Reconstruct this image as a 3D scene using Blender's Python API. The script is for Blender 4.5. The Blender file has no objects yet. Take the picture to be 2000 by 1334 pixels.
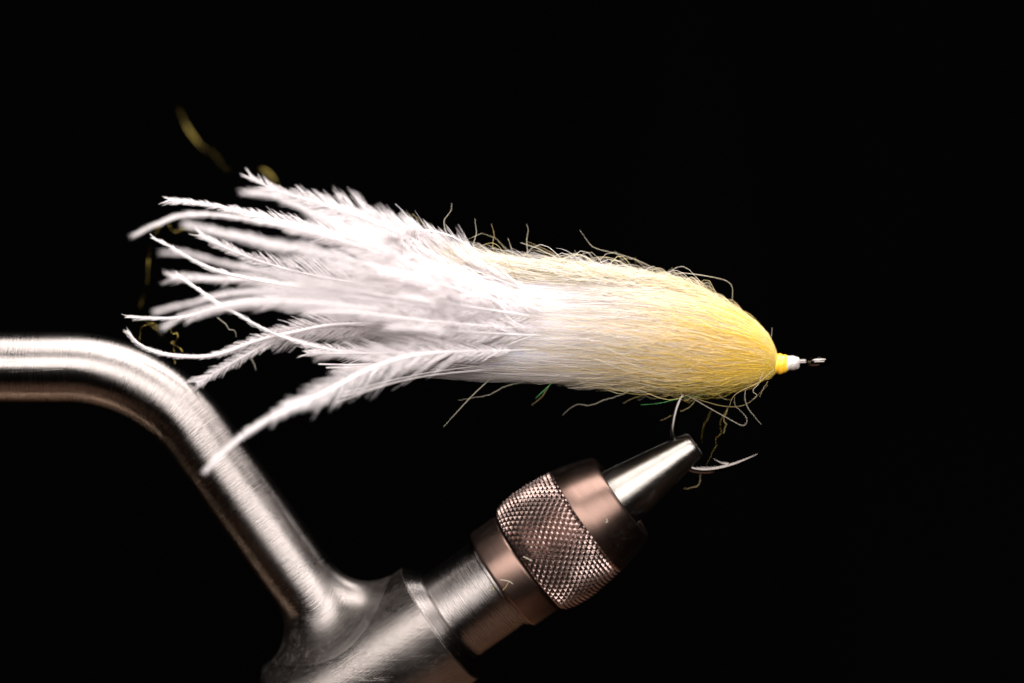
import bpy, math, random
import numpy as np
from mathutils import Vector

random.seed(7)
rng = np.random.default_rng(7)
sc = bpy.context.scene
COL = sc.collection
sc.unit_settings.scale_length = 0.01        # one unit is a centimetre

# ------------------------------------------------------------------ camera
DIST = 30.0
PX = 200.0                                   # photograph pixels per centimetre at the fly
cam_data = bpy.data.cameras.new('camera')
cam = bpy.data.objects.new('camera', cam_data)
COL.objects.link(cam)
cam.location = (0, -DIST, 0)
cam.rotation_euler = (math.radians(90), 0, 0)
cam_data.sensor_width = 36
cam_data.lens = 108
cam_data.clip_start = 0.5
cam_data.clip_end = 400
cam_data.dof.use_dof = True
cam_data.dof.focus_distance = DIST - 0.25
cam_data.dof.aperture_fstop = 0.058
cam_data.dof.aperture_blades = 9
sc.camera = cam

# ------------------------------------------------------------------ world, lamps, exposure
world = bpy.data.worlds.new('World')
sc.world = world
world.use_nodes = True
world.node_tree.nodes['Background'].inputs[0].default_value = (0, 0, 0, 1)
world.node_tree.nodes['Background'].inputs[1].default_value = 0.0


def area_lamp(name, loc, target, sx, sy, power, colour):
    d = bpy.data.lights.new(name, 'AREA')
    d.shape = 'RECTANGLE'
    d.size, d.size_y = sx, sy
    d.energy = power
    d.color = colour
    o = bpy.data.objects.new(name, d)
    COL.objects.link(o)
    o.location = loc
    o.rotation_euler = (Vector(target) - Vector(loc)).to_track_quat('-Z', 'Y').to_euler()
    return o


area_lamp('overhead_softbox', (1.2, -1.8, 13.0), (0, -.3, 0), 17, 14.5, 11000, (1.0, 0.955, 0.94))
area_lamp('front_softbox', (0.5, -33.5, 10.2), (0, 0, 0), 58, 22, 40000, (1.0, 0.955, 0.94))
area_lamp('small_low_lamp', (-7.4, 2.4, -8.6), (-2.5, 0, -1.5), 0.28, 0.28, 60, (1.0, 0.72, 0.52))
sc.view_settings.view_transform = 'Standard'
sc.view_settings.look = 'None'
sc.view_settings.exposure = -0.18
sc.view_settings.gamma = 1.0
sc.view_settings.use_curve_mapping = False
sc.cycles.max_bounces = 24
sc.cycles.diffuse_bounces = 14
sc.cycles.glossy_bounces = 5
sc.cycles.transmission_bounces = 18
sc.cycles.use_denoising = True
sc.cycles.sample_clamp_indirect = 8
sc.cycles.caustics_reflective = False
sc.cycles.caustics_refractive = False


# ------------------------------------------------------------------ helpers
def P3(px, py, yd=0.0):
    """a photograph pixel at depth yd (pixels, positive = farther) -> world point in cm"""
    y = yd / PX
    k = (DIST + y) / DIST / PX
    return np.array(((px - 1000) * k, y, (667 - py) * k))


def link(name, mesh, mat, parent=None, **props):
    o = bpy.data.objects.new(name, mesh)
    COL.objects.link(o)
    if mat is not None:
        mesh.materials.append(mat)
    if parent is not None:
        o.parent = parent
    for k, v in props.items():
        o[k] = v
    return o


def thing(name, label, cat, loc, group=None):
    o = bpy.data.objects.new(name, None)
    COL.objects.link(o)
    o.location = [float(c) for c in loc]
    o.empty_display_size = 0.2
    o['label'] = label
    o['category'] = cat
    if group:
        o['group'] = group
    o['_o'] = [float(c) for c in loc]
    return o


def origin(parent):
    o = np.zeros(3)
    while parent is not None:
        if '_o' in parent:
            o = np.array(parent['_o'][:])
            break
        parent = parent.parent
    return o


def raw_mesh(name, V, F, smooth=True):
    """F: (n, 4) quads or (n, 3) tris"""
    V = np.ascontiguousarray(V, dtype=np.float32)
    F = np.ascontiguousarray(F, dtype=np.int32)
    n, k = F.shape
    me = bpy.data.meshes.new(name)
    me.vertices.add(len(V))
    me.vertices.foreach_set('co', V.ravel())
    me.loops.add(n * k)
    me.loops.foreach_set('vertex_index', F.ravel())
    me.polygons.add(n)
    me.polygons.foreach_set('loop_start', np.arange(0, n * k, k, dtype=np.int32))
    me.polygons.foreach_set('use_smooth', np.full(n, smooth))
    me.update(calc_edges=True)
    me.validate()
    return me


def grid(name, G, mat, parent, uv=None, close=True, sharp=None, **props):
    """G: (n, m, 3) rings (world); closed round m; UV: U along rings in cm, V round"""
    n, m, _ = G.shape
    V = G.reshape(-1, 3) - origin(parent)
    mm = m if close else m - 1
    i, j = np.meshgrid(np.arange(n - 1), np.arange(mm), indexing='ij')
    j2 = (j + 1) % m
    F = np.stack([i * m + j, i * m + j2, (i + 1) * m + j2, (i + 1) * m + j], -1).reshape(-1, 4)
    me = raw_mesh(name, V, F)
    if uv is not None:
        U, W = uv                              # U (n,), W (m+1,)
        lay = me.uv_layers.new(name='UVMap')
        uu = np.stack([U[i], U[i], U[i + 1], U[i + 1]], -1)
        ww = np.stack([W[j], W[j + 1], W[j + 1], W[j]], -1)
        lay.data.foreach_set('uv', np.stack([uu, ww], -1).astype(np.float32).ravel())
    if sharp:
        me.set_sharp_from_angle(angle=math.radians(sharp))
    return link(name, me, mat, parent, **props)


def strand_mesh(name, P, R, col=None, parent=None, sides=3):
    """P: (N, K, 3) world points, R: (N, K) radii in cm, col: (N, K, 3)"""
    N, K, _ = P.shape
    P = P - origin(parent)
    T = np.gradient(P, axis=1)
    T /= np.linalg.norm(T, axis=2, keepdims=True) + 1e-12
    ref = rng.normal(size=(N, 1, 3))
    mean = T.mean(1, keepdims=True)
    ref = ref - (ref * mean).sum(2, keepdims=True) * mean
    S = np.cross(T, np.broadcast_to(ref, T.shape))
    S /= np.linalg.norm(S, axis=2, keepdims=True) + 1e-12
    B = np.cross(T, S)
    a = np.arange(sides) * 2 * math.pi / sides
    V = P[:, :, None] + R[:, :, None, None] * (np.cos(a)[None, None, :, None] * S[:, :, None] + np.sin(a)[None, None, :, None] * B[:, :, None])
    n, k, s = np.meshgrid(np.arange(N), np.arange(K - 1), np.arange(sides), indexing='ij')
    s2 = (s + 1) % sides
    b = n * K * sides
    F = np.stack([b + k * sides + s, b + k * sides + s2, b + (k + 1) * sides + s2, b + (k + 1) * sides + s], -1).reshape(-1, 4)
    me = raw_mesh(name, V.reshape(-1, 3), F)
    if col is not None:
        at = me.attributes.new('tint', 'FLOAT_COLOR', 'POINT')
        C = np.ones((N, K, sides, 4), dtype=np.float32)
        C[..., :3] = col[:, :, None, :]
        at.data.foreach_set('color', C.ravel())
    return me


def spline(pts, n):
    """Catmull-Rom through pts (k, d), resampled evenly to n points"""
    p = np.array(pts, dtype=float)
    if len(p) == 2:
        return p[0] + np.linspace(0, 1, n)[:, None] * (p[1] - p[0])
    q = np.vstack([2 * p[0] - p[1], p, 2 * p[-1] - p[-2]])
    out = []
    for i in range(len(p) - 1):
        t = np.linspace(0, 1, 24, endpoint=False)[:, None]
        a, b, c, d = q[i], q[i + 1], q[i + 2], q[i + 3]
        out.append(0.5 * (2 * b + (c - a) * t + (2 * a - 5 * b + 4 * c - d) * t ** 2 + (3 * b - a - 3 * c + d) * t ** 3))
    out.append(p[-1:])
    o = np.vstack(out)
    s = np.r_[0, np.cumsum(np.linalg.norm(np.diff(o, axis=0), axis=1))]
    x = np.linspace(0, s[-1], n)
    return np.stack([np.interp(x, s, o[:, k]) for k in range(o.shape[1])], 1)


def pix(pts):
    """(n, 3) px, py, depth -> world"""
    p = np.asarray(pts, dtype=float)
    y = p[:, 2] / PX
    k = (DIST + y) / DIST / PX
    return np.stack([(p[:, 0] - 1000) * k, y, (667 - p[:, 1]) * k], 1)


# ------------------------------------------------------------------ materials
class NT:
    def __init__(s, name):
        s.m = bpy.data.materials.new(name)
        s.m.use_nodes = True
        s.t = s.m.node_tree
        s.b = s.t.nodes['Principled BSDF']
        s.out = s.t.nodes['Material Output']

    def n(s, typ, **kw):
        o = s.t.nodes.new(typ)
        for k, v in kw.items():
            if k.startswith('i_'):
                o.inputs[k[2:].replace('_', ' ')].default_value = v
            else:
                setattr(o, k, v)
        return o

    def l(s, a, b):
        s.t.links.new(a, b)

    def ramp(s, src, stops):
        r = s.n('ShaderNodeValToRGB')
        e = r.color_ramp.elements
        while len(e) < len(stops):
            e.new(0.5)
        for k, (p, c) in enumerate(stops):
            e[k].position = p
            e[k].color = (c, c, c, 1) if not hasattr(c, '__len__') else (*c, 1)
        s.l(src, r.inputs[0])
        return r


def fibre_material(name, translucent=0.35, rough=0.35, spec=0.4, attr=True, colour=(.8, .8, .8)):
    k = NT(name)
    k.b.inputs['Roughness'].default_value = rough
    k.b.inputs['Specular IOR Level'].default_value = spec
    tr = k.n('ShaderNodeBsdfTranslucent')
    mx = k.n('ShaderNodeMixShader')
    mx.inputs[0].default_value = translucent
    if attr:
        a = k.n('ShaderNodeAttribute', attribute_name='tint')
        k.l(a.outputs['Color'], k.b.inputs['Base Color'])
        k.l(a.outputs['Color'], tr.inputs['Color'])
    else:
        k.b.inputs['Base Color'].default_value = (*colour, 1)
        tr.inputs['Color'].default_value = (*colour, 1)
    k.l(k.b.outputs[0], mx.inputs[1])
    k.l(tr.outputs[0], mx.inputs[2])
    k.l(mx.outputs[0], k.out.inputs[0])
    return k.m


def brushed_metal(name, base, rough, aniso, streak=90.0, bump=0.05, lines=0.0, wear=0.0, dust=0.0, scratch=0.0, along=2.2, weld=None, film=0.0):
    """turned metal: grooves run round the axis (V), U runs along it"""
    k = NT(name)
    b = k.b
    b.inputs['Metallic'].default_value = 1.0
    b.inputs['Anisotropic'].default_value = aniso
    tan = k.n('ShaderNodeTangent', direction_type='UV_MAP', uv_map='UVMap')
    k.l(tan.outputs[0], b.inputs['Tangent'])
    uv = k.n('ShaderNodeUVMap', uv_map='UVMap')
    mp = k.n('ShaderNodeMapping')
    mp.inputs['Scale'].default_value = (streak, along, 1)
    k.l(uv.outputs[0], mp.inputs[0])
    no = k.n('ShaderNodeTexNoise', i_Scale=1.0, i_Detail=4.0, i_Roughness=0.7)
    k.l(mp.outputs[0], no.inputs['Vector'])
    tc = k.n('ShaderNodeTexCoord')
    big = k.n('ShaderNodeTexNoise', i_Scale=2.3, i_Detail=5.0, i_Roughness=0.6)
    k.l(tc.outputs['Object'], big.inputs['Vector'])
    # roughness: base + streaks + blotches
    m1 = k.n('ShaderNodeMath', operation='MULTIPLY_ADD')
    k.l(no.outputs[0], m1.inputs[0])
    m1.inputs[1].default_value = 0.16
    m1.inputs[2].default_value = rough - 0.08
    m2 = k.n('ShaderNodeMath', operation='MULTIPLY_ADD')
    k.l(big.outputs[0], m2.inputs[0])
    m2.inputs[1].default_value = 0.14 + wear * 0.3
    k.l(m1.outputs[0], m2.inputs[2])
    sub = k.n('ShaderNodeMath', operation='SUBTRACT')
    k.l(m2.outputs[0], sub.inputs[0])
    sub.inputs[1].default_value = 0.07 + wear * 0.15
    rough_out = sub.outputs[0]
    if weld is not None:                       # the weld fillet was ground by hand: rougher, no turned grain
        wa = k.n('ShaderNodeAttribute', attribute_name='weld')
        wm = k.n('ShaderNodeMath', operation='MULTIPLY_ADD')
        k.l(wa.outputs['Fac'], wm.inputs[0])
        wm.inputs[1].default_value = weld - rough
        k.l(rough_out, wm.inputs[2])
        rough_out = wm.outputs[0]
        an = k.n('ShaderNodeMath', operation='MULTIPLY_ADD')
        k.l(wa.outputs['Fac'], an.inputs[0])
        an.inputs[1].default_value = -aniso
        an.inputs[2].default_value = aniso
        k.l(an.outputs[0], b.inputs['Anisotropic'])
        weld_att = wa
    # hairline scratches in two directions
    sc_out = None
    for rot, mn in (((.2, .5, .9), .66), ((.9, 1.4, .2), .67)):
        sm = k.n('ShaderNodeMapping')
        sm.inputs['Rotation'].default_value = rot
        sm.inputs['Scale'].default_value = (.8, 30.0, 30.0)
        k.l(tc.outputs['Object'], sm.inputs[0])
        st = k.n('ShaderNodeTexNoise', i_Scale=1.0, i_Detail=1.0)
        k.l(sm.outputs[0], st.inputs['Vector'])
        sr = k.ramp(st.outputs[0], [(mn, 0.0), (mn + .008, 1.0), (mn + .016, 0.0)])
        if sc_out is None:
            sc_out = sr.outputs[0]
        else:
            mxm = k.n('ShaderNodeMath', operation='MAXIMUM')
            k.l(sc_out, mxm.inputs[0])
            k.l(sr.outputs[0], mxm.inputs[1])
            sc_out = mxm.outputs[0]
    ra = k.n('ShaderNodeMath', operation='MULTIPLY_ADD')
    k.l(sc_out, ra.inputs[0])
    ra.inputs[1].default_value = .10 * (lines > 0)
    k.l(rough_out, ra.inputs[2])
    k.l(ra.outputs[0], b.inputs['Roughness'])
    col = k.ramp(big.outputs[0], [(0.3, tuple(c * (0.86 - wear * .25) for c in base)), (0.65, base)])
    colour = col.outputs[0]
    bm = k.n('ShaderNodeBump', i_Strength=bump, i_Distance=0.02)
    k.l(no.outputs[0], bm.inputs['Height'])
    if weld is not None:
        bs = k.n('ShaderNodeMath', operation='MULTIPLY_ADD')
        k.l(weld_att.outputs['Fac'], bs.inputs[0])
        bs.inputs[1].default_value = -bump * .95
        bs.inputs[2].default_value = bump
        k.l(bs.outputs[0], bm.inputs['Strength'])
    normal = bm.outputs[0]
    if scratch:
        ms = k.n('ShaderNodeMapping')
        ms.inputs['Rotation'].default_value = (0.3, 0.9, 0.4)
        ms.inputs['Scale'].default_value = (3.0, 40.0, 40.0)
        k.l(tc.outputs['Object'], ms.inputs[0])
        sn = k.n('ShaderNodeTexNoise', i_Scale=1.0, i_Detail=3.0, i_Roughness=0.75)
        k.l(ms.outputs[0], sn.inputs['Vector'])
        b2 = k.n('ShaderNodeBump', i_Strength=scratch, i_Distance=0.03)
        k.l(sn.outputs[0], b2.inputs['Height'])
        k.l(normal, b2.inputs['Normal'])
        normal = b2.outputs[0]
    bsc = k.n('ShaderNodeBump', i_Strength=lines, i_Distance=.006)
    k.l(sc_out, bsc.inputs['Height'])
    k.l(normal, bsc.inputs['Normal'])
    normal = bsc.outputs[0]
    k.l(normal, b.inputs['Normal'])
    if weld is not None:
        cm = k.n('ShaderNodeMix', data_type='RGBA')
        k.l(weld_att.outputs['Fac'], cm.inputs[0])
        k.l(colour, cm.inputs[6])
        cm.inputs[7].default_value = (.155, .138, .127, 1)
        colour = cm.outputs[2]
    k.l(colour, b.inputs['Base Color'])
    if dust:
        vo = k.n('ShaderNodeTexVoronoi', i_Scale=34.0)
        k.l(tc.outputs['Object'], vo.inputs['Vector'])
        dr = k.ramp(vo.outputs['Distance'], [(0.0, 1.0), (0.075, 0.0)])
        gate = k.ramp(big.outputs[0], [(0.45, 0.0), (0.62, dust)])
        mu = k.n('ShaderNodeMath', operation='MULTIPLY')
        k.l(dr.outputs[0], mu.inputs[0])
        k.l(gate.outputs[0], mu.inputs[1])
        df = k.n('ShaderNodeBsdfDiffuse')
        df.inputs[0].default_value = (.55, .5, .45, 1)
        mx = k.n('ShaderNodeMixShader')
        k.l(mu.outputs[0], mx.inputs[0])
        k.l(b.outputs[0], mx.inputs[1])
        k.l(df.outputs[0], mx.inputs[2])
        last = mx.outputs[0]
        if film:                                # dried dust and fingerprints
            fn = k.n('ShaderNodeTexNoise', i_Scale=7.5, i_Detail=10.0, i_Roughness=.78, i_Distortion=.8)
            k.l(tc.outputs['Object'], fn.inputs['Vector'])
            fr = k.ramp(fn.outputs[0], [(.47, film * .08), (.56, film * .45), (.64, film * 1.3)])
            fd = k.n('ShaderNodeBsdfDiffuse')
            fd.inputs[0].default_value = (.075, .063, .056, 1)
            fx = k.n('ShaderNodeMixShader')
            ff = fr.outputs[0]
            if weld is not None:
                fm = k.n('ShaderNodeMath', operation='MULTIPLY')
                k.l(ff, fm.inputs[0])
                k.l(weld_att.outputs['Fac'], fm.inputs[1])
                ff = fm.outputs[0]
            k.l(ff, fx.inputs[0])
            k.l(last, fx.inputs[1])
            k.l(fd.outputs[0], fx.inputs[2])
            last = fx.outputs[0]
        k.l(last, k.out.inputs[0])
    return k.m


STEEL = brushed_metal('brushed_steel', (.215, .193, .182), .28, .82, streak=85, bump=.34, lines=.12, dust=.5, along=1.2, weld=.31, film=.42)
HUB_STEEL = brushed_metal('worn_steel', (.155, .138, .127), .29, 0.0, streak=1.6, bump=.13, wear=.5, dust=.9, scratch=.08, along=90, film=.22, lines=.2)
JAW_STEEL = brushed_metal('hardened_steel', (.29, .27, .245), .33, .78, streak=70, bump=.18, wear=.35, dust=.5, scratch=.03, film=.12, lines=.12)
BRONZE = brushed_metal('bronze_anodised', (.135, .087, .070), .37, .6, streak=60, bump=.06, dust=.45, film=.06)
KNURL = brushed_metal('bronze_knurl', (.22, .158, .14), .29, 0.0, streak=20, bump=.02, dust=.3, film=.06)

kk = NT('blackened_hook_steel')
kk.b.inputs['Base Color'].default_value = (.09, .08, .073, 1)
kk.b.inputs['Metallic'].default_value = 1
kk.b.inputs['Roughness'].default_value = .07
HOOK = kk.m

FIBRE = fibre_material('dyed_fibre', .60, .42, .6)
BARB = fibre_material('white_feather_barb', .5, .5, .2)
QUILL = fibre_material('white_quill', .45, .55, .2, attr=False, colour=(.88, .84, .838))


def thread_material(name, colour):
    k = NT(name)
    k.b.inputs['Base Color'].default_value = (*colour, 1)
    k.b.inputs['Roughness'].default_value = .35
    k.b.inputs['Subsurface Weight'].default_value = .3
    k.b.inputs['Subsurface Radius'].default_value = (.05, .03, .02)
    no = k.n('ShaderNodeTexNoise', i_Scale=60.0, i_Detail=3.0)
    bm = k.n('ShaderNodeBump', i_Strength=.2, i_Distance=.01)
    k.l(no.outputs[0], bm.inputs['Height'])
    k.l(bm.outputs[0], k.b.inputs['Normal'])
    return k.m


YTHREAD = thread_material('yellow_thread', (.86, .47, .03))
WTHREAD = thread_material('white_thread', (.44, .40, .375))


def core_material():
    k = NT('underbody')
    a = k.n('ShaderNodeAttribute', attribute_name='tint')
    tc = k.n('ShaderNodeTexCoord')
    mp = k.n('ShaderNodeMapping')
    mp.inputs['Scale'].default_value = (1.2, 16, 16)
    k.l(tc.outputs['Object'], mp.inputs[0])
    no = k.n('ShaderNodeTexNoise', i_Scale=2.0, i_Detail=5.0, i_Distortion=.6)
    k.l(mp.outputs[0], no.inputs['Vector'])
    bm = k.n('ShaderNodeBump', i_Strength=.25, i_Distance=.03)
    k.l(no.outputs[0], bm.inputs['Height'])
    k.l(bm.outputs[0], k.b.inputs['Normal'])
    k.l(a.outputs['Color'], k.b.inputs['Base Color'])
    k.b.inputs['Roughness'].default_value = .8
    k.b.inputs['Specular IOR Level'].default_value = .15
    k.b.inputs['Subsurface Weight'].default_value = 1.0
    k.b.inputs['Subsurface Radius'].default_value = (.30, .22, .10)
    k.b.inputs['Subsurface Scale'].default_value = 3.0
    return k.m


CORE = core_material()


def shiny(name, colour, rough=.2, metallic=.8):
    k = NT(name)
    k.b.inputs['Base Color'].default_value = (*colour, 1)
    k.b.inputs['Metallic'].default_value = metallic
    k.b.inputs['Roughness'].default_value = rough
    return k.m


GOLD = shiny('olive_gold_tinsel', (.10, .075, .018), .12, 1.0)
FLASH = shiny('green_flash', (.07, .26, .08), .25, .7)
WHITE_FIBRE = fibre_material('white_fibre', .3, .3, .5, attr=False, colour=(.46, .41, .31))
TAN_FIBRE = fibre_material('tan_fibre', .3, .3, .5, attr=False, colour=(.34, .25, .10))


# ------------------------------------------------------------------ setting
def backdrop():
    k = NT('black_velvet')
    no = k.n('ShaderNodeTexNoise', i_Scale=3.0, i_Detail=4.0)
    r = k.ramp(no.outputs[0], [(0.3, .0010), (0.7, .0018)])
    k.l(r.outputs[0], k.b.inputs['Base Color'])
    k.b.inputs['Roughness'].default_value = 1
    k.b.inputs['Specular IOR Level'].default_value = 0
    xs = np.linspace(-40, 40, 41)
    zs = np.linspace(-26, 26, 27)
    G = np.zeros((41, 27, 3))
    G[..., 0] = xs[:, None]
    G[..., 1] = 40 + .6 * np.sin(xs[:, None] * .45) + .2 * np.sin(xs[:, None] * 1.3 + 1)
    G[..., 2] = zs[None, :]
    grid('backdrop', G, k.m, None, close=False, kind='structure')


def desk():
    k = NT('desk_wood')
    tc = k.n('ShaderNodeTexCoord')
    mp = k.n('ShaderNodeMapping')
    mp.inputs['Scale'].default_value = (.12, 1.6, 1.6)
    k.l(tc.outputs['Object'], mp.inputs[0])
    no = k.n('ShaderNodeTexNoise', i_Scale=2.0, i_Detail=6.0)
    k.l(mp.outputs[0], no.inputs['Vector'])
    r = k.ramp(no.outputs[0], [(0.3, (.13, .062, .032)), (0.7, (.24, .125, .07))])
    k.l(r.outputs[0], k.b.inputs['Base Color'])
    k.b.inputs['Roughness'].default_value = .55
    x0, x1, y0, y1, z0, z1 = -7, 4, -5.0, 16, -13, -10.5
    V = [(x0, y0, z0), (x1, y0, z0), (x1, y1, z0), (x0, y1, z0), (x0, y0, z1), (x1, y0, z1), (x1, y1, z1), (x0, y1, z1)]
    F = [(0, 3, 2, 1), (4, 5, 6, 7), (0, 1, 5, 4), (1, 2, 6, 5), (2, 3, 7, 6), (3, 0, 4, 7)]
    o = link('desk_surface', raw_mesh('desk_surface', V, F, False), k.m, None, kind='structure')


backdrop()
desk()

# ------------------------------------------------------------------ vise
ANG = math.radians(35.3)
TILT = math.radians(4.0)
U3 = np.array((math.cos(ANG) * math.cos(TILT), -math.sin(TILT), math.sin(ANG) * math.cos(TILT)))
V3 = np.array((math.sin(ANG), 0, -math.cos(ANG)))           # across the axis, down-right in the picture
W3 = np.cross(U3, V3)                                        # towards or away from the camera
if W3[1] > 0:
    W3 = -W3                                                 # W3 towards the camera
O3 = P3(980.5, 1133, 34)

vise = thing('fly_tying_vise', 'steel fly tying vise with bent tube arm and knurled bronze collar', 'vise', P3(700, 1300, 50))


def ring_pts(s, r, th):
    return O3 + s / PX * U3 + (r / PX) * (np.cos(th)[:, None] * V3 + np.sin(th)[:, None] * W3)


def lathe(name, prof, mat, parent, m=128, sharp=28, **props):
    th = np.linspace(0, 2 * math.pi, m, endpoint=False)
    G = np.stack([ring_pts(s, max(r, .01), th) for s, r in prof])
    p = np.array(prof, dtype=float)
    U = np.r_[0, np.cumsum(np.linalg.norm(np.diff(p, axis=0), axis=1))] / PX
    W = np.linspace(0, 2 * math.pi, m + 1) * p[:, 1].max() / PX
    return grid(name, G, mat, parent, uv=(U, W), sharp=sharp, **props)


def rounded(prof, b=2.0, n=3):
    """round every inner corner of a profile by b"""
    out = [prof[0]]
    for a, c, d in zip(prof, prof[1:], prof[2:]):
        a, c, d = map(np.array, (a, c, d))
        la, ld = np.linalg.norm(a - c), np.linalg.norm(d - c)
        k = min(b, la * .45, ld * .45)
        p, q = c + (a - c) / la * k, c + (d - c) / ld * k
        for t in np.linspace(0, 1, n + 1):
            out.append(tuple((1 - t) ** 2 * p + 2 * t * (1 - t) * c + t ** 2 * q))
    out.append(prof[-1])
    return out


HUB_R = 132.0
lathe('hub', rounded([(-500, 0), (-500, 118), (-486, HUB_R), (-151, HUB_R), (-149, 131.5), (-149, 90)], 2, 3), HUB_STEEL, vise, sharp=60)
lathe('hub_rim', rounded([(-150, 100), (-149, 131), (-126, 108), (-124, 104), (-124, 60)], 2, 3), STEEL, vise, sharp=60)
lathe('spindle', rounded([(-140, 95), (-8, 95), (-8, 101), (10, 101), (10, 60)], 2), STEEL, vise)
lathe('lock_ring', rounded([(0, 90), (-2, 104), (3, 110), (59, 110), (63, 106), (63, 80)], 3), BRONZE, vise)
# collar: smooth nose cone plus the knurled band
nose = [(203.5, 90), (203.5, 119), (222, 115.2), (242, 109.5), (262, 103.2), (280, 96.5), (285, 93), (285, 72), (278, 68), (276, 40)]
collar = lathe('knurled_collar', rounded(nose, 2.0), BRONZE, vise, sharp=35)


def knurl_band():
    N, PA, SUB = 56, 16.0, 6                       # diamonds round, axial pitch, samples per diamond
    s0, s1 = 66.0, 204.0
    m = N * SUB
    ns = int((s1 - s0) / PA * SUB)
    s = np.linspace(s0, s1, ns + 1)
    th = np.arange(m) * 2 * math.pi / m
    a = th[None, :] * N / (2 * math.pi)
    b = (s[:, None] - s0) / PA
    f1, f2 = (a + b) % 1.0, (a - b) % 1.0
    tri = lambda f: 1 - np.abs(2 * f - 1)
    h = np.minimum(tri(f1), tri(f2))
    h = np.minimum(h, .80)
    R = np.interp(s, [66, 72, 90, 115, 140, 160, 182, 204], [113, 119.5, 124.5, 126.5, 126.2, 124.8, 122.3, 119.0])
    fade = np.interp(s, [66, 72, 198, 204], [.35, 1, 1, .25])
    r = R[:, None] - 6.8 * fade[:, None] + 8.4 * h * fade[:, None]
    G = O3 + (s[:, None, None] / PX) * U3 + (r[..., None] / PX) * (np.cos(th)[None, :, None] * V3 + np.sin(th)[None, :, None] * W3)
    inner = np.stack([ring_pts(66, 80, th)])
    G = np.concatenate([inner, G])
    U = np.r_[s0 - 30, s] / PX
    W = np.linspace(0, 2 * math.pi, m + 1) * 120 / PX
    grid('knurled_band', G, KNURL, collar, uv=(U, W), sharp=24)


knurl_band()


def jaw(front):
    prof = [(262, 20), (262, 62), (292, 58.5), (360, 47), (428, 34.5), (457, 28.5), (463, 25), (464.5, 20), (464.5, 4)]
    prof = rounded(prof, 4)
    m = 64
    gap = 5.0
    th = np.linspace(0, math.pi, m) if front else np.linspace(math.pi, 2 * math.pi, m)
    sgn = 1 if front else -1
    n = len(prof)
    G = np.stack([ring_pts(s, max(r, 1), th) for s, r in prof]) + W3 * sgn * gap / 2 / PX
    # close the flat inner face by repeating the ring on the cutting plane
    mid = 10
    flat = np.stack([np.stack([G[k, -1] + (G[k, 0] - G[k, -1]) * t for t in np.linspace(0, 1, mid)[1:-1]]) for k in range(n)])
    G = np.concatenate([G, flat], 1)
    p = np.array(prof)
    U = np.r_[0, np.cumsum(np.linalg.norm(np.diff(p, axis=0), axis=1))] / PX
    W = np.linspace(0, 1.5, G.shape[1] + 1)
    grid('jaw', G, JAW_STEEL, vise, uv=(U, W), sharp=35)


jaw(True)
jaw(False)


def tube_arm():
    R = 68.5
    A2 = math.radians(54.3)
    d = np.array((math.cos(A2), 0, -math.sin(A2)))        # down the inclined leg (world)
    # where the leg's axis meets the hub axis
    C = O3 + (-322 / PX) * U3
    y = C[1]
    yp = y * PX
    k = (DIST + y) / DIST
    # horizontal leg height
    zc = P3(0, 716.5, yp)[2]
    t = (zc - C[2]) / (-d[2]) * -1
    corner = C - d * ((zc - C[2]) / (-d[2]) * 1.0)
    corner[2] = zc
    RB = 322 / PX
    L = RB * math.tan(A2 / 2)
    pts, tan = [], []
    p0 = corner.copy(); p0[0] = P3(-420, 0, yp)[0]
    pa = corner + np.array((-L, 0, 0))
    for q in np.linspace(0, 1, 30, endpoint=False):
        pts.append(p0 + (pa - p0) * q); tan.append(0.0)
    cen = pa + np.array((0, 0, -RB))
    for q in np.linspace(0, 1, 48, endpoint=False):
        a = A2 * q
        pts.append(cen + RB * np.array((math.sin(a), 0, math.cos(a)))); tan.append(a)
    pb = corner + d * L
    fl_h, fl_l = 88.0, 52.0
    pe = C - d * ((HUB_R + fl_h + 6) / PX)
    for q in np.linspace(0, 1, 40):
        pts.append(pb + (pe - pb) * q); tan.append(A2)
    m = 128
    ph = np.linspace(0, 2 * math.pi, m, endpoint=False)
    rings = []
    for p, a in zip(pts, tan):
        e1 = np.array((math.sin(a), 0, math.cos(a)))      # outer side of the bend
        e2 = np.array((0, -1, 0))
        rings.append(p + R / PX * (np.cos(ph)[:, None] * e1 + np.sin(ph)[:, None] * e2))
    e1 = U3 - (U3 @ d) * d
    e1 /= np.linalg.norm(e1)
    e2 = np.cross(d, e1)
    if e2[1] > 0:
        e2 = -e2
    f = fl_l + (fl_h - fl_l) * np.cos(ph) ** 2
    for q in np.linspace(1, -.03, 22):
        dd = f * q
        qq = max(q, 0)
        r = R + f - np.sqrt(np.maximum(f ** 2 - (f - f * qq) ** 2, 0))
        w = r * np.sin(ph)
        h = np.sqrt(HUB_R ** 2 - w ** 2)
        rings.append(C - ((h + dd) / PX)[:, None] * d + (r / PX)[:, None] * (np.cos(ph)[:, None] * e1 + np.sin(ph)[:, None] * e2))
    G = np.stack(rings)
    c = G.mean(1)
    U = np.r_[0, np.cumsum(np.linalg.norm(np.diff(c, axis=0), axis=1))]
    W = np.linspace(0, 2 * math.pi, m + 1) * R / PX
    o = grid('tube_arm', G, STEEL, vise, uv=(U, W), sharp=60)
    n = len(rings)
    w = np.zeros((n, m), np.float32)
    w[-23:] = np.minimum(1, np.linspace(0, 1.15, 23))[:, None] ** 1.2
    o.data.attributes.new('weld', 'FLOAT', 'POINT').data.foreach_set('value', w.ravel())


tube_arm()

# ------------------------------------------------------------------ the fly
fly = thing('fishing_fly', 'white feathered fishing fly with yellow fibre head clamped in the vise jaws', 'fishing fly', P3(1316, 850, 0))


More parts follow.
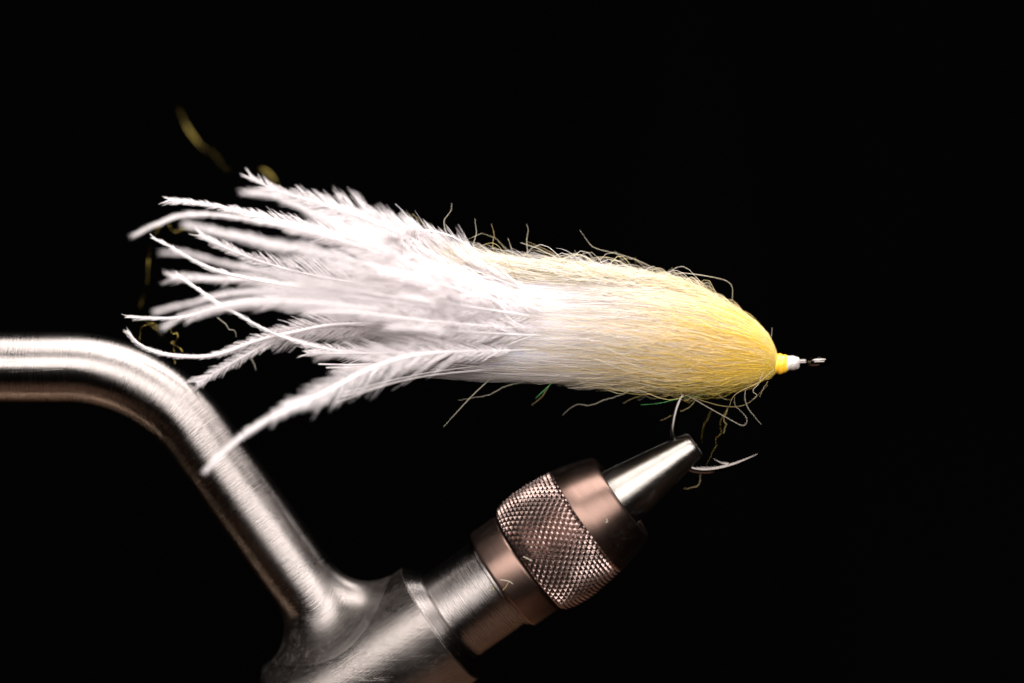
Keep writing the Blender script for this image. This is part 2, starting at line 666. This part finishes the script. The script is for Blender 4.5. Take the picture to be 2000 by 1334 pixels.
def tube_part(name, pts, radii, mat, parent, m=14, n=90, cap=True, **props):
    """smooth wire through px points (px, py, depth) with radii in px at those points"""
    p = spline(pts, n)
    src = np.array(pts, dtype=float)
    # radius along the curve, by nearest control point order
    ctrl = np.r_[0, np.cumsum(np.linalg.norm(np.diff(src, axis=0), axis=1))]
    cur = np.r_[0, np.cumsum(np.linalg.norm(np.diff(p, axis=0), axis=1))]
    r = np.interp(cur / cur[-1], ctrl / ctrl[-1], radii) / PX
    X = pix(p)
    T = np.gradient(X, axis=0)
    T /= np.linalg.norm(T, axis=1, keepdims=True)
    ref = np.array((0, 1.0, 0)) if abs(T.mean(0)[1]) < .8 else np.array((0, 0, 1.0))
    S = np.cross(T, ref)
    S /= np.linalg.norm(S, axis=1, keepdims=True)
    B = np.cross(T, S)
    a = np.linspace(0, 2 * math.pi, m, endpoint=False)
    G = X[:, None] + r[:, None, None] * (np.cos(a)[None, :, None] * S[:, None] + np.sin(a)[None, :, None] * B[:, None])
    if cap:
        G = np.concatenate([np.repeat(X[:1, None], m, 1), G, np.repeat(X[-1:, None], m, 1)])
    return grid(name, G, mat, parent, **props)


hook = tube_part('hook', [(1576, 708, 0), (1520, 711, 0), (1440, 718, 0), (1380, 730, 0), (1342, 760, 0), (1322, 800, 0), (1315, 850, 0),
                          (1324, 895, 0), (1350, 914, 0), (1385, 917.5, 0), (1430, 908, 0), (1482, 886, 0)],
                 [7.2, 7.5, 7.5, 7.5, 7.5, 7.5, 7.5, 7.5, 7.5, 7.3, 6, .4], HOOK, fly, m=18, n=140)
tube_part('barb', [(1424, 908, -1), (1408, 904, -1), (1392, 895.5, -1)], [5.0, 2.6, .4], HOOK, hook, n=14)


def hook_eye():
    # the eye lies flat, seen edge-on; its wire end stops short of the shank
    c = P3(1600, 706.5, 0)
    rb, rw = 14.5 / PX, 7.8 / PX
    a = np.linspace(math.radians(195), math.radians(195 + 333), 60)
    b = np.linspace(0, 2 * math.pi, 18, endpoint=False)
    ax = np.array((-.06, -.02, 1.0)); ax /= np.linalg.norm(ax)
    ex = np.array((1, 0, .06)); ex /= np.linalg.norm(ex)
    ey = np.cross(ax, ex)
    dirs = np.cos(a)[:, None] * ex * 1.15 + np.sin(a)[:, None] * ey
    w = rw * np.interp(np.linspace(0, 1, 60), [0, .03, .40, .5, .60, .97, 1], [.75, 1, .95, .85, .95, 1, .75])
    G = c + dirs[:, None] * rb + w[:, None, None] * (np.cos(b)[None, :, None] * dirs[:, None] + np.sin(b)[None, :, None] * ax)
    ends0, ends1 = G[:1].mean(1, keepdims=True), G[-1:].mean(1, keepdims=True)
    G = np.concatenate([np.repeat(ends0, 18, 1), G, np.repeat(ends1, 18, 1)])
    grid('hook_eye', G, HOOK, hook, sharp=40)


hook_eye()


def thread_wrap(name, x0, x1, prof, mat, turns, rt):
    """a coil of thread round the shank: core plus each turn as relief"""
    n, m = turns * 8, 48
    x = np.linspace(x0, x1, n)
    th = np.linspace(0, 2 * math.pi, m, endpoint=False)
    px_, pr = zip(*prof)
    R = np.interp(x, px_, pr)
    cy = 711 - (x - 1515) * .055
    ph = (x[:, None] - x0) / (x1 - x0) * turns + th[None, :] / (2 * math.pi) + .8 * np.sin(x[:, None] * .41 + 1.5 * np.sin(th)[None, :])
    r = R[:, None] + rt * (np.sqrt(np.maximum(0, 1 - (2 * (ph % 1) - 1) ** 2)) - .6) + .8 * np.sin(3 * th[None, :] + 1 + x[:, None] * .21) * (R[:, None] / 20) + .7 * np.sin(2 * th[None, :] + x[:, None] * .5) * (R[:, None] / 20)
    p = np.stack([np.broadcast_to(x[:, None], r.shape), cy[:, None] + r * np.cos(th), r * np.sin(th)], -1)
    G = pix(p.reshape(-1, 3)).reshape(n, m, 3)
    return grid(name, G, mat, fly)


thread_wrap('yellow_thread_head', 1505, 1541, [(1505, 14), (1513, 19), (1524, 19.5), (1533, 17.5), (1538, 14), (1541, 8)], YTHREAD, 11, .7)
thread_wrap('white_thread_wrap', 1532, 1562, [(1532, 12), (1538, 14.5), (1548, 13.6), (1557, 12.0), (1560, 10), (1562, 7)], WTHREAD, 13, .7)

# body envelope (px)
TOPX = np.array([[700, 510], [760, 492], [800, 492], [850, 503], [900, 517], [1000, 532], [1100, 539], [1200, 545], [1300, 554], [1380, 574], [1440, 604], [1480, 631], [1500, 652], [1512, 674], [1520, 697]], float)
BOTX = np.array([[700, 690], [760, 715], [800, 724], [900, 734], [1000, 739], [1100, 743], [1200, 745], [1300, 756], [1400, 759], [1470, 748], [1505, 737], [1520, 725]], float)


def env(x):
    t = np.interp(x, TOPX[:, 0], TOPX[:, 1])
    b = np.interp(x, BOTX[:, 0], BOTX[:, 1])
    return (t + b) / 2, (b - t) / 2


YEL = np.array((.975, .80, .15))
CRM = np.array((.95, .83, .56))
WHT = np.array((.86, .82, .81))


def dye_and_sheen(x, jit=0.0):
    """yellow at the head, cream, then white towards the tail"""
    x = x + jit
    f = np.interp(x, [1050, 1170, 1300, 1410, 1510], [0, .08, .36, .80, 1.0])[..., None]
    lo = WHT + (CRM - WHT) * np.minimum(f * 2, 1)
    return np.where(f < .5, lo, CRM + (YEL - CRM) * np.clip(f * 2 - 1, 0, 1))


def underbody():
    n, m = 70, 64
    u = np.linspace(0, 1, n)
    x = 1518 - (1518 - 780) * u ** 1.5
    th = np.linspace(0, 2 * math.pi, m, endpoint=False)
    c, h = env(x)
    k = np.interp(x, [780, 850, 900, 1000, 1518], [.05, .62, .87, .97, .97])
    r = (h * k)[:, None] * (1 + .02 * np.sin(5 * th)[None, :] * np.sin(u * 9)[:, None])
    p = np.stack([np.broadcast_to(x[:, None], r.shape), c[:, None] + r * -np.cos(th), .92 * r * np.sin(th)], -1)
    G = pix(p.reshape(-1, 3)).reshape(n, m, 3)
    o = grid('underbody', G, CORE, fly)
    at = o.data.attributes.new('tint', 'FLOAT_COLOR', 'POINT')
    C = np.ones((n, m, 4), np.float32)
    C[..., :3] = dye_and_sheen(x[:, None], 85 * -np.cos(th)[None, :]) * np.interp(x, [920, 1010, 1120, 1300], [.78, .80, .95, 1])[:, None, None]  # top tinted creamier as painted sheen; white rear darkened to cancel an overlit patch
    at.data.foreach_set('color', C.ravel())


underbody()


def body_fibres(name, N, rho, end, wav, rad, jit, psi_range=(0, 2 * math.pi), K=18, start=1519.0, tint=None, drift=(.0, .05), spread=.12, pale=1.0):
    t = np.linspace(0, 1, K)[None, :]
    xe = rng.uniform(*end, size=(N, 1))
    xs = start if np.isscalar(start) else rng.uniform(*start, size=(N, 1))
    x = xs - (xs - xe) * t ** 1.55
    psi = rng.uniform(*psi_range, size=(N, 1)) + rng.normal(0, spread, (N, 1)) * t
    rh = rng.uniform(*rho, size=(N, 1)) + rng.uniform(*drift, size=(N, 1)) * t ** 2
    c, h = env(x)
    amp = wav * rng.gamma(2.0, .5, (N, 1)) * np.minimum(1, t * 2.2)
    L = (xs - xe) * t
    f1, f2 = rng.uniform(25, 60, (N, 1)), rng.uniform(60, 170, (N, 1))
    p1, p2, p3, p4 = (rng.uniform(0, 6.28, (N, 1)) for _ in range(4))
    dn = amp * (.35 * np.sin(L / f1 * 3.1 + p1) + .9 * np.sin(L / f2 * 3.1 + p2))
    dp = amp * (.35 * np.sin(L / f1 * 3.1 + p3) + 1.0 * np.sin(L / f2 * 3.1 + p4))
    r = h * rh + dn
    hh = np.maximum(h, 8)
    ps = psi + dp / hh
    p = np.stack([x, c - r * np.cos(ps), .92 * r * np.sin(ps)], -1)
    X = pix(p.reshape(-1, 3)).reshape(N, K, 3)
    R = rng.uniform(*rad, size=(N, 1)) / PX * np.interp(t, [0, .05, .9, 1], [1, 1, 1, .35])
    col = dye_and_sheen(x, rng.normal(0, jit, (N, 1)) + 85 * -np.cos(psi))  # random dye variation, plus overhead sheen painted as creamier upper fibres
    val = rng.uniform(.94, 1.0, (N, 1, 1))
    col = col * val * pale
    if tint is not None:
        mix = rng.uniform(0, 1, (N, 1, 1)) ** 2
        col = col * (1 - mix) + np.array(tint) * mix
    me = strand_mesh(name, X, R, np.clip(col, 0, .97), fly)
    return link(name, me, FIBRE, fly, kind='stuff')


body_fibres('body_fibres', 2600, (.955, 1.015), (880, 1360), 1.4, (.24, .42), 100, spread=.25)
body_fibres('body_fibres', 1300, (.96, 1.03), (1000, 1330), 4.0, (.24, .42), 90, start=(1150, 1519), spread=.45)
body_fibres('halo_fibres', 800, (.97, 1.03), (1080, 1400), 4.5, (.18, .32), 100, start=(1250, 1516), spread=.5, drift=(-.01, .07), K=22)
# loose crimped fibres along the back and along the belly
body_fibres('back_fibres', 800, (.96, 1.03), (835, 1180), 10, (.28, .46), 60, psi_range=(-.5, .42), K=34, start=(1150, 1500), tint=(.76, .69, .44), drift=(-.01, .36))
body_fibres('back_fibres', 420, (.98, 1.12), (835, 1150), 10, (.3, .5), 60, psi_range=(-.5, .35), K=34, start=(1000, 1400), tint=(.50, .43, .18), drift=(0, .16))
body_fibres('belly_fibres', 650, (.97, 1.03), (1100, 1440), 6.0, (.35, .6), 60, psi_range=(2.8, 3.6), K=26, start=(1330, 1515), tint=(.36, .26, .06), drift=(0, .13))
# white bucktail under the feathers, running straight back
body_fibres('tail_fibres', 2600, (.15, .99), (690, 1000), 2.2, (.5, .9), 20, K=14, start=(1150, 1330), drift=(-.06, .0))
body_fibres('tail_fibres', 3600, (.93, 1.06), (650, 1020), 1.6, (.3, .55), 30, K=14, start=(1160, 1420), psi_range=(.3, 2.95), drift=(-.02, .05), spread=.2, pale=.84)


# ---- feathers
def feather(path, wmax=48, wtip=9, bare=0.0, ang=30, roll=None, base_t=.17, side=(1, 1), thick=1.9, seed_t=None, den=1.1, brad=(.4, .82)):
    """path: tip first, (px, py, depth); built base -> tip"""
    wmax *= 1.28
    wtip = max(wtip, 9) * 1.35
    ang *= 1.15
    q = spline(path[::-1], 200)
    c_, h_ = env(q[:, 0])
    inside = np.sqrt(np.maximum(0, 1 - ((q[:, 1] - c_) / h_) ** 2))
    lim = h_ * .92 * inside * np.interp(q[:, 0], [820, 900, 1000, 1080], [3.0, 1.6, 1.10, .93]) + np.interp(q[:, 0], [700, 820], [400, 0])
    q[:, 2] = np.clip(q[:, 2], -lim, lim)
    for _ in range(6):
        q[1:-1, 2] = (q[:-2, 2] + q[1:-1, 2] * 2 + q[2:, 2]) / 4
    p = pix(q)
    seg = np.linalg.norm(np.diff(p, axis=0), axis=1)
    s = np.r_[0, np.cumsum(seg)]
    Ltot = s[-1]
    T = np.gradient(p, axis=0)
    T /= np.linalg.norm(T, axis=1, keepdims=True)
    view = np.array((0, -1.0, 0))
    rl = rng.uniform(-.5, .5) if roll is None else roll
    S0 = np.cross(T, view)
    S0 /= np.linalg.norm(S0, axis=1, keepdims=True)
    N0 = np.cross(S0, T)
    S = S0 * math.cos(rl) + N0 * math.sin(rl)
    Nn = np.cross(T, S)
    # shaft
    m = 8
    r = np.interp(s / Ltot, [0, .22, .42, .9, 1], [.5, .9, thick, thick * .9, .9]) / PX
    a = np.linspace(0, 2 * math.pi, m, endpoint=False)
    k = np.arange(0, 200, 4)
    k = np.r_[k, 199]
    G = p[k][:, None] + r[k][:, None, None] * (np.cos(a)[None, :, None] * S[k][:, None] + np.sin(a)[None, :, None] * Nn[k][:, None])
    sh = grid('feather', G, QUILL, fly)
    # barbs
    step = 1.9 / PX / den
    allP, allR, allC = [], [], []
    K = 7
    for sd in (1, -1):
        wf = side[0] if sd == 1 else side[1]
        if wf <= 0:
            continue
        pos = np.arange(base_t * Ltot, Ltot * .998, step)
        pos = pos + rng.uniform(-.4, .4, len(pos)) * step
        t = pos / Ltot
        n = len(pos)
        P0 = np.stack([np.interp(pos, s, p[:, q]) for q in range(3)], 1)
        TT = np.stack([np.interp(pos, s, T[:, q]) for q in range(3)], 1)
        SS = np.stack([np.interp(pos, s, S[:, q]) for q in range(3)], 1)
        NN = np.stack([np.interp(pos, s, Nn[:, q]) for q in range(3)], 1)
        tb = 1 - bare
        L = np.interp(t, [0, .3, .50 * tb, .74 * tb, .86 * tb, tb, 1], [wmax * 1.1, wmax * 1.1, wmax, wmax * .60, wmax * .32, wtip, wtip * .8]) * wf
        L = L * np.interp(t, [base_t, base_t + .14], [.25, 1])
        # clumps: neighbouring barbs cling and share a bend
        ncl = max(4, n // 7)
        edge = np.sort(rng.uniform(0, n, ncl)).astype(int)
        cid = np.searchsorted(edge, np.arange(n))
        cj = rng.normal(0, 1, ncl + 1)[cid]
        cj2 = rng.normal(0, 1, ncl + 1)[cid]
        L = L * np.clip(1 + .16 * cj + rng.normal(0, .17, n), .35, 1.6) / PX
        tb = min(tb, .995)
        al = np.radians(ang * np.interp(t, [0, .5, tb * .86, tb, 1], [.8, 1, .9, .75, .8]) + 5 * cj2 + rng.normal(0, 3, n))
        be = rng.normal(0, .16, n) + .18 * cj + .10
        u = np.linspace(0, 1, K)[None, :, None]
        A = al[:, None, None] * (1.25 - .55 * u)                 # curls in towards the tip
        D = TT[:, None] * np.cos(A) + SS[:, None] * sd * np.sin(A) + NN[:, None] * (be[:, None, None] * u)
        X = P0[:, None] + np.cumsum(np.concatenate([np.zeros((n, 1, 3)), D[:, 1:]], 1), 1) * (L / (K - 1))[:, None, None]
        X[:, 1:] += rng.normal(0, .5 / PX, (n, K - 1, 3)) * u[:, 1:]
        Rr = rng.uniform(*brad, size=(n, 1)) / PX * np.interp(np.linspace(0, 1, K), [0, .6, 1], [1, .85, .3])[None]
        C = np.broadcast_to(np.array((.89, .85, .85)), (n, K, 3)) * rng.uniform(.93, 1.0, (n, 1, 1))
        allP.append(X); allR.append(Rr); allC.append(C)
    me = strand_mesh('barbs', np.concatenate(allP), np.concatenate(allR), np.concatenate(allC), fly)
    link('barbs', me, BARB, sh, kind='stuff')


B0 = 1130
feather([(490, 348, 40), (545, 374, 40), (640, 402, 38), (800, 462, 30), (980, 545, 10), (B0, 590, 0)], 52, 16, ang=28, roll=.2)
feather([(474, 376, -330), (530, 380, -310), (620, 420, -270), (760, 478, -200), (950, 555, -110), (B0, 590, -60)], 44, 9, ang=26)
feather([(328, 390, 0), (420, 402, 0), (520, 425, -5), (650, 455, -10), (880, 535, -10), (B0, 590, 0)], 36, 13, ang=24, roll=-.3)
feather([(260, 460, -260), (312, 436, -250), (372, 419, -240), (470, 426, -220), (640, 462, -180), (900, 548, -110), (B0, 600, -60)], 34, 8, bare=.22, ang=24)
feather([(362, 438, -330), (440, 456, -310), (540, 478, -270), (700, 512, -210), (950, 570, -120), (B0, 610, -60)], 42, 9, ang=26)
feather([(388, 458, 10), (450, 488, 8), (530, 517, 5), (650, 545, 0), (900, 585, 0), (B0, 610, 0)], 48, 14, ang=27, roll=.3)
feather([(298, 464, -90), (342, 487, -90), (400, 520, -90), (470, 541, -90), (600, 563, -90), (850, 595, -70), (B0, 620, -40)], 36, 7, bare=.25, ang=24)
feather([(316, 494, -340), (370, 498, -320), (430, 512, -300), (560, 540, -250), (800, 585, -160), (B0, 620, -60)], 36, 8, bare=.1, ang=24)
feather([(333, 542, 110), (420, 545, 100), (500, 547, 90), (650, 565, 60), (900, 600, 20), (B0, 620, 0)], 48, 16, ang=27)
feather([(346, 536, -20), (405, 578, -25), (440, 600, -30), (520, 645, -40), (565, 662, -45), (640, 682, -50), (760, 692, -55), (920, 690, -50), (B0, 670, -30)], 40, 6, bare=.28, ang=24)
feather([(302, 610, -320), (380, 590, -300), (460, 572, -270), (600, 570, -220), (850, 600, -140), (B0, 625, -60)], 38, 8, bare=.1, ang=24)
feather([(248, 619, -20), (312, 622, -25), (370, 617, -30), (440, 598, -40), (560, 584, -60), (780, 600, -60), (B0, 630, -40)], 36, 10, bare=.2, ang=22)
feather([(318, 640, -310), (370, 612, -290), (470, 590, -260), (600, 590, -220), (820, 610, -150), (B0, 630, -60)], 38, 8, bare=.08, ang=24)
feather([(366, 628, -230), (430, 606, -220), (560, 592, -190), (780, 610, -130), (B0, 635, -50)], 42, 9, ang=26)
feather([(248, 646, 0), (270, 671, 0), (312, 690, 0), (378, 697, 0), (430, 690, 0), (500, 666, 0), (560, 643, 0), (650, 622, -5), (800, 630, -10), (1000, 645, -10), (B0, 650, 0)], 44, 5, bare=.24, ang=27, roll=.15, thick=3.6, wtip=2.5) if False else None
feather([(248, 646, 0), (270, 671, 0), (312, 690, 0), (378, 697, 0), (430, 691, 0), (500, 666, 0), (570, 650, 0), (660, 634, -5), (800, 636, -10), (1000, 648, -10), (B0, 650, 0)], 46, 2.5, bare=.2, ang=30, roll=.1, thick=3.8)
feather([(383, 748, 20), (430, 722, 18), (480, 694, 15), (540, 664, 12), (620, 645, 10), (750, 646, 5), (950, 655, 0), (B0, 650, 0)], 42, 22, ang=30, roll=-.1)
feather([(400, 922, -300), (440, 880, -290), (490, 840, -275), (560, 800, -250), (640, 764, -220), (720, 722, -190), (820, 692, -160), (1000, 684, -110), (B0, 680, -60)], 50, 9, bare=.10, ang=29, roll=-.25, thick=3.0)
# shorter feathers that fill the fan
for path, w in (
    ([(600, 392, 120), (680, 410, 110), (800, 458, 80), (960, 540, 40), (B0, 600, 0)], 46),
    ([(640, 400, -120), (720, 430, -110), (830, 478, -90), (980, 550, -60), (B0, 600, -30)], 46),
    ([(570, 452, 150), (620, 455, 130), (760, 495, 100), (950, 560, 50), (B0, 610, 0)], 46),
    ([(590, 545, 150), (640, 552, 140), (700, 560, 120), (950, 600, 60), (B0, 620, 0)], 44),
    ([(640, 515, -190), (700, 530, -170), (800, 555, -140), (980, 595, -90), (B0, 620, -40)], 46),
    ([(640, 572, 60), (700, 582, 50), (800, 600, 30), (980, 625, 10), (B0, 640, 0)], 44),
    ([(600, 610, -220), (690, 610, -200), (820, 625, -160), (1000, 640, -100), (B0, 645, -50)], 44),
    ([(620, 700, 90), (700, 690, 80), (820, 680, 60), (1000, 670, 30), (B0, 660, 0)], 38),
    ([(600, 690, -110), (690, 690, -110), (820, 688, -100), (1000, 678, -70), (B0, 665, -30)], 34),
    ([(660, 720, 30), (740, 716, 30), (860, 708, 20), (1020, 695, 10), (B0 + 20, 680, 0)], 26),
    ([(700, 440, -200), (780, 470, -180), (880, 510, -140), (1010, 560, -90), (B0 + 20, 610, -40)], 44),
    ([(740, 530, -230), (840, 550, -210), (960, 585, -160), (1080, 610, -110), (B0 + 60, 630, -60)], 44),
    ([(760, 640, -230), (860, 645, -210), (980, 652, -160), (1080, 655, -110), (B0 + 60, 650, -60)], 40),
    ([(780, 580, -260), (870, 592, -240), (990, 610, -190), (1100, 625, -130), (B0 + 80, 640, -70)], 44),
):
    feather(path, w, 12, ang=25)


# ---- single fibres, tinsel and flash that stick out
def stray(name, pts, r, mat, wig=0.0, n=40, m=6, r1=None):
    p = spline([(a, b, c) for a, b, c in pts], n)
    if wig:
        t = np.linspace(0, 1, n)
        for q in (0, 1):
            p[:, q] += wig * np.sin(t * rng.uniform(14, 22) + rng.uniform(0, 6)) * np.minimum(t * 4, 1) + rng.normal(0, wig * .35, n)
    if name == 'tinsel_strand':
        X = pix(spline(p, 160))
        T = np.gradient(X, axis=0); T /= np.linalg.norm(T, axis=1, keepdims=True)
        S = np.cross(T, np.array((0, 1.0, 0))); S /= np.linalg.norm(S, axis=1, keepdims=True)
        B = np.cross(T, S)
        tw = np.cumsum(rng.normal(0, .08, 160)) + np.linspace(0, rng.uniform(5, 10), 160)
        A = S * np.cos(tw)[:, None] + B * np.sin(tw)[:, None]
        Cc = np.cross(T, A)
        a = np.linspace(0, 2 * math.pi, 8, endpoint=False)
        G = X[:, None] + r / PX * (1.15 * np.cos(a)[None, :, None] * A[:, None] + .22 * np.sin(a)[None, :, None] * Cc[:, None])
        return grid(name, G, mat, fly)
    rr = list(np.interp(np.linspace(0, 1, n), [0, .55, 1], [r * .60, r * .60, r * .25]))
    return tube_part(name, p, rr, mat, fly, m=m, n=n * 2)


W, T_, G_, F_ = WHITE_FIBRE, TAN_FIBRE, GOLD, FLASH
for pts, r, mat, wig in [
    ([(1420, 612, 0), (1300, 560, 0), (1285, 530, 0), (1230, 503, 0), (1167, 486, 0), (1150, 474, 0), (1133, 450, 0)], .9, W, 0),
    ([(1260, 556, -10), (1290, 536, -10), (1340, 534, -10), (1400, 543, -10), (1424, 552, -10), (1431, 568, -10), (1428, 600, -10)], 1.0, W, 0),
    ([(1350, 565, 0), (1378, 553, 0), (1386, 555, 0), (1395, 575, 0), (1440, 605, 0)], .8, W, 0),
    ([(1440, 602, 0), (1480, 632, 0), (1500, 652, 0), (1506, 660, 0), (1508, 640, 0)], .9, W, 0),
    ([(874, 470, -5), (868, 432, -5), (881, 410, -5), (883, 398, -5)], 1.2, W, .5),
    ([(924, 490, -5), (930, 455, -5), (928, 428, -5)], 1.0, W, .5),
    ([(963, 478, -5), (965, 456, -5), (959, 436, -5)], 1.1, T_, .5),
    ([(1029, 480, -5), (1032, 450, -5), (1028, 437, -5)], 1.0, W, .5),
    ([(1002, 497, 0), (992, 465, 0)], .9, W, 0),
    ([(1100, 515, -5), (1056, 488, -5), (1035, 480, -5), (1017, 474, -5)], 1.5, W, 0),
    ([(1100, 508, 0), (1070, 490, 0), (1045, 478, 0), (1030, 472, 0)], .8, T_, .4),
    ([(815, 448, -30), (850, 452, -30), (890, 465, -30), (930, 492, -30), (970, 520, -30)], 2.0, QUILL, 0),
    ([(834, 449, 0), (822, 433, 0), (806, 418, 0)], 1.0, T_, .6),
    ([(808, 446, 110), (802, 425, 110), (797, 414, 110)], 1.3, G_, .3),
    ([(790, 446, 180), (789, 425, 180), (787, 412, 180)], 1.3, G_, .3),
    ([(760, 436, 120), (762, 424, 120), (775, 424, 120), (782, 430, 120)], 1.5, G_, .8),
    ([(1136, 512, 0), (1128, 497, 0), (1122, 489, 0)], .8, W, 0),
    ([(1243, 522, 0), (1240, 508, 0), (1242, 501, 0)], .9, G_, .4),
    ([(1325, 545, 0), (1318, 532, 0), (1311, 522, 0)], .8, T_, .3),
    ([(960, 737, -10), (925, 770, -10), (895, 802, -10), (866, 834, -10)], 1.3, W, 0),
    ([(1040, 742, -5), (1000, 750, -5), (950, 772, -5), (920, 778, -5), (894, 780, -5)], .8, W, 1.2),
    ([(1084, 742, -5), (1065, 760, -5), (1046, 778, -5)], 1.1, F_, 0),
    ([(1075, 748, 0), (1058, 775, 0), (1038, 792, 0)], .8, T_, .6),
    ([(1240, 755, 0), (1200, 776, 0), (1150, 790, 0), (1125, 792, 0), (1101, 810, 0)], .8, W, 1.6),
    ([(1300, 765, 0), (1260, 772, 0), (1235, 778, 0), (1215, 790, 0)], .9, T_, 1.2),
    ([(1410, 765, -5), (1340, 776, -5), (1290, 787, -5), (1251, 791, -5)], 1.0, F_, 0),
    ([(1355, 787, 0), (1325, 805, 0), (1289, 822, 0)], .9, T_, .4),
    ([(1335, 768, -8), (1370, 782, -8), (1420, 794, -8), (1460, 788, -8), (1500, 752, -8)], .8, T_, 0),
    ([(1338, 765, -8), (1365, 785, -8), (1418, 815, -8), (1450, 831, -8), (1459, 820, -8), (1450, 806, -8), (1436, 792, -8), (1434, 775, -8)], .9, W, 0),
    ([(1455, 770, -8), (1460, 795, -8), (1475, 815, -8), (1487, 829, -8)], .9, W, 0),
    ([(1512, 722, -40), (1480, 748, -45), (1450, 762, -45), (1432, 775, -40), (1424, 795, -30)], 1.4, TAN_FIBRE, 0),
    ([(1422, 795, 5), (1414, 820, 5), (1419, 830, 5), (1412, 845, 5), (1413, 846, 5)], .9, T_, .8),
    ([(1420, 800, 10), (1408, 822, 10), (1408, 845, 10), (1398, 858, 10), (1400, 870, 10), (1390, 885, 10), (1380, 908, 10)], .9, G_, 1.0),
    ([(1390, 800, 40), (1380, 822, 40), (1372, 840, 40), (1372, 865, 40)], .8, G_, .8),
    ([(1368, 925, 20), (1363, 948, 20), (1335, 955, 20)], .8, T_, .8),
    ([(1160, 700, -120), (1220, 722, -125), (1268, 728, -128), (1330, 742, -128)], .8, W, 0),
    ([(1170, 650, -130), (1230, 665, -132), (1290, 682, -132)], 1.0, W, 0),
    ([(1180, 680, -130), (1220, 692, -130), (1248, 678, -132)], .9, W, 0),
    ([(1206, 701, -128), (1270, 725, -126)], 1.0, W, 0),
    ([(1480, 752, -40), (1470, 762, -40), (1478, 772, -40), (1470, 780, -40)], .9, W, .8),
    ([(1500, 745, -30), (1490, 760, -30), (1484, 776, -30)], .8, T_, .6),
    ([(658, 786, -150), (740, 757, -130), (830, 736, -90), (960, 722, -40)], 1.6, QUILL, 0),
    ([(668, 775, -150), (750, 752, -130), (840, 733, -90), (960, 720, -40)], 2.6, QUILL, 0),
    ([(672, 768, -150), (760, 744, -130), (850, 726, -90), (960, 712, -40)], 2.2, QUILL, 0),
    ([(622, 711, -100), (680, 712, -90), (780, 708, -60)], 1.8, QUILL, 0),
    ([(637, 718, -100), (690, 717, -90), (780, 712, -60)], 1.6, QUILL, 0),
]:
    x0_, y0_, d0_ = pts[0]
    if 780 < x0_ < 1500 and mat is not QUILL:
        c_, h_ = env(np.array([float(x0_)]))
        if y0_ < c_[0] - h_[0] + 12:                # rooted in the back of the body
            pts = [(x0_ + 10, c_[0] - h_[0] + 20, d0_)] + list(pts)
        elif -12 < y0_ - c_[0] - h_[0] < 30:              # rooted in the belly
            pts = [(x0_ + 10, c_[0] + h_[0] - 18, d0_)] + list(pts)
    stray('stray_fibre', pts, r, mat, wig)

# crimped olive-gold strands behind the feathers
for pts, r in [
    ([(540, 360, 260), (528, 340, 270), (512, 331, 275), (495, 338, 280), (455, 336, 300), (436, 328, 310), (418, 300, 330), (398, 290, 340), (378, 268, 350), (364, 246, 360), (350, 212, 380)], 1.25),
    ([(310, 440, 150), (298, 470, 150), (291, 500, 160), (288, 540, 160), (284, 560, 160), (276, 595, 170), (272, 615, 180), (290, 630, 180), (312, 645, 180), (318, 670, 190)], 1.6),
    ([(330, 440, 120), (338, 452, 120), (350, 450, 120), (362, 446, 120), (380, 455, 120)], 1.4),
    ([(300, 630, 30), (278, 638, 30), (274, 655, 30), (272, 668, 30)], 1.0),
    ([(332, 640, 20), (335, 650, 20), (345, 652, 20), (344, 665, 20), (336, 668, 20), (340, 674, 20), (352, 680, 20), (358, 690, 20)], 1.2),
    ([(338, 665, 20), (340, 690, 20), (341, 710, 20)], .8),
]:
    stray('tinsel_strand', pts, r, GOLD, .9)
for pts in [[(424, 620, 10), (440, 632, 10), (446, 642, 10), (458, 646, 10), (461, 658, 10)], [(490, 700, 30), (497, 712, 30), (500, 724, 30)]]:
    stray('stray_fibre', pts, .9, WHITE_FIBRE, .5)


# ------------------------------------------------------------------ lint lying on the vise
def on_cyl(s, t, R, lift=1.0):
    """a point on the camera side of the axis' surface, s along and t across (px)"""
    w = math.sqrt(max(R * R - t * t, 0)) + lift
    return O3 + (s * U3 + t * V3 + w * W3) / PX


def lint(label, pts, R, r, mat, tri=True):
    p = np.array([on_cyl(s, t, R, 1.2) for s, t in pts])
    q = spline(p, 14)
    a = np.linspace(0, 2 * math.pi, 6, endpoint=False)
    T = np.gradient(q, axis=0); T /= np.linalg.norm(T, axis=1, keepdims=True)
    S = np.cross(T, W3); S /= np.linalg.norm(S, axis=1, keepdims=True)
    Bn = np.cross(T, S)
    rr = r / PX * np.interp(np.linspace(0, 1, 14), [0, .1, .9, 1], [.3, 1, 1, .3])
    G = q[:, None] + rr[:, None, None] * (np.cos(a)[None, :, None] * S[:, None] + np.sin(a)[None, :, None] * Bn[:, None])
    o = grid('lint_fibre', G, mat, None)
    o['label'] = label
    o['category'] = 'lint'
    o['group'] = 'lint fibres lying on the vise'


lint('longer pale lint fibre lying on the smooth bronze lock ring', [(10, -10), (22, 2), (26, 12)], 110, .8, WHITE_FIBRE)
lint('shorter tan lint fibre crossing beside the longer one on the bronze lock ring', [(2, 10), (12, 8), (22, 3)], 110, .8, TAN_FIBRE)
lint('pale lint fibre stuck on the knurled diamonds of the collar', [(74, -22), (80, -12), (84, -4)], 126, .8, WHITE_FIBRE)
lint('short tan crumb of lint on the steel spindle behind the lock ring', [(-10, -8), (-14, 2)], 95, 1.6, TAN_FIBRE)
lint('pale lint speck on the shaded front of the bronze collar', [(236, 14), (244, 18), (246, 12)], 108, .9, WHITE_FIBRE)

for o in bpy.data.objects:
    if '_o' in o:
        del o['_o']
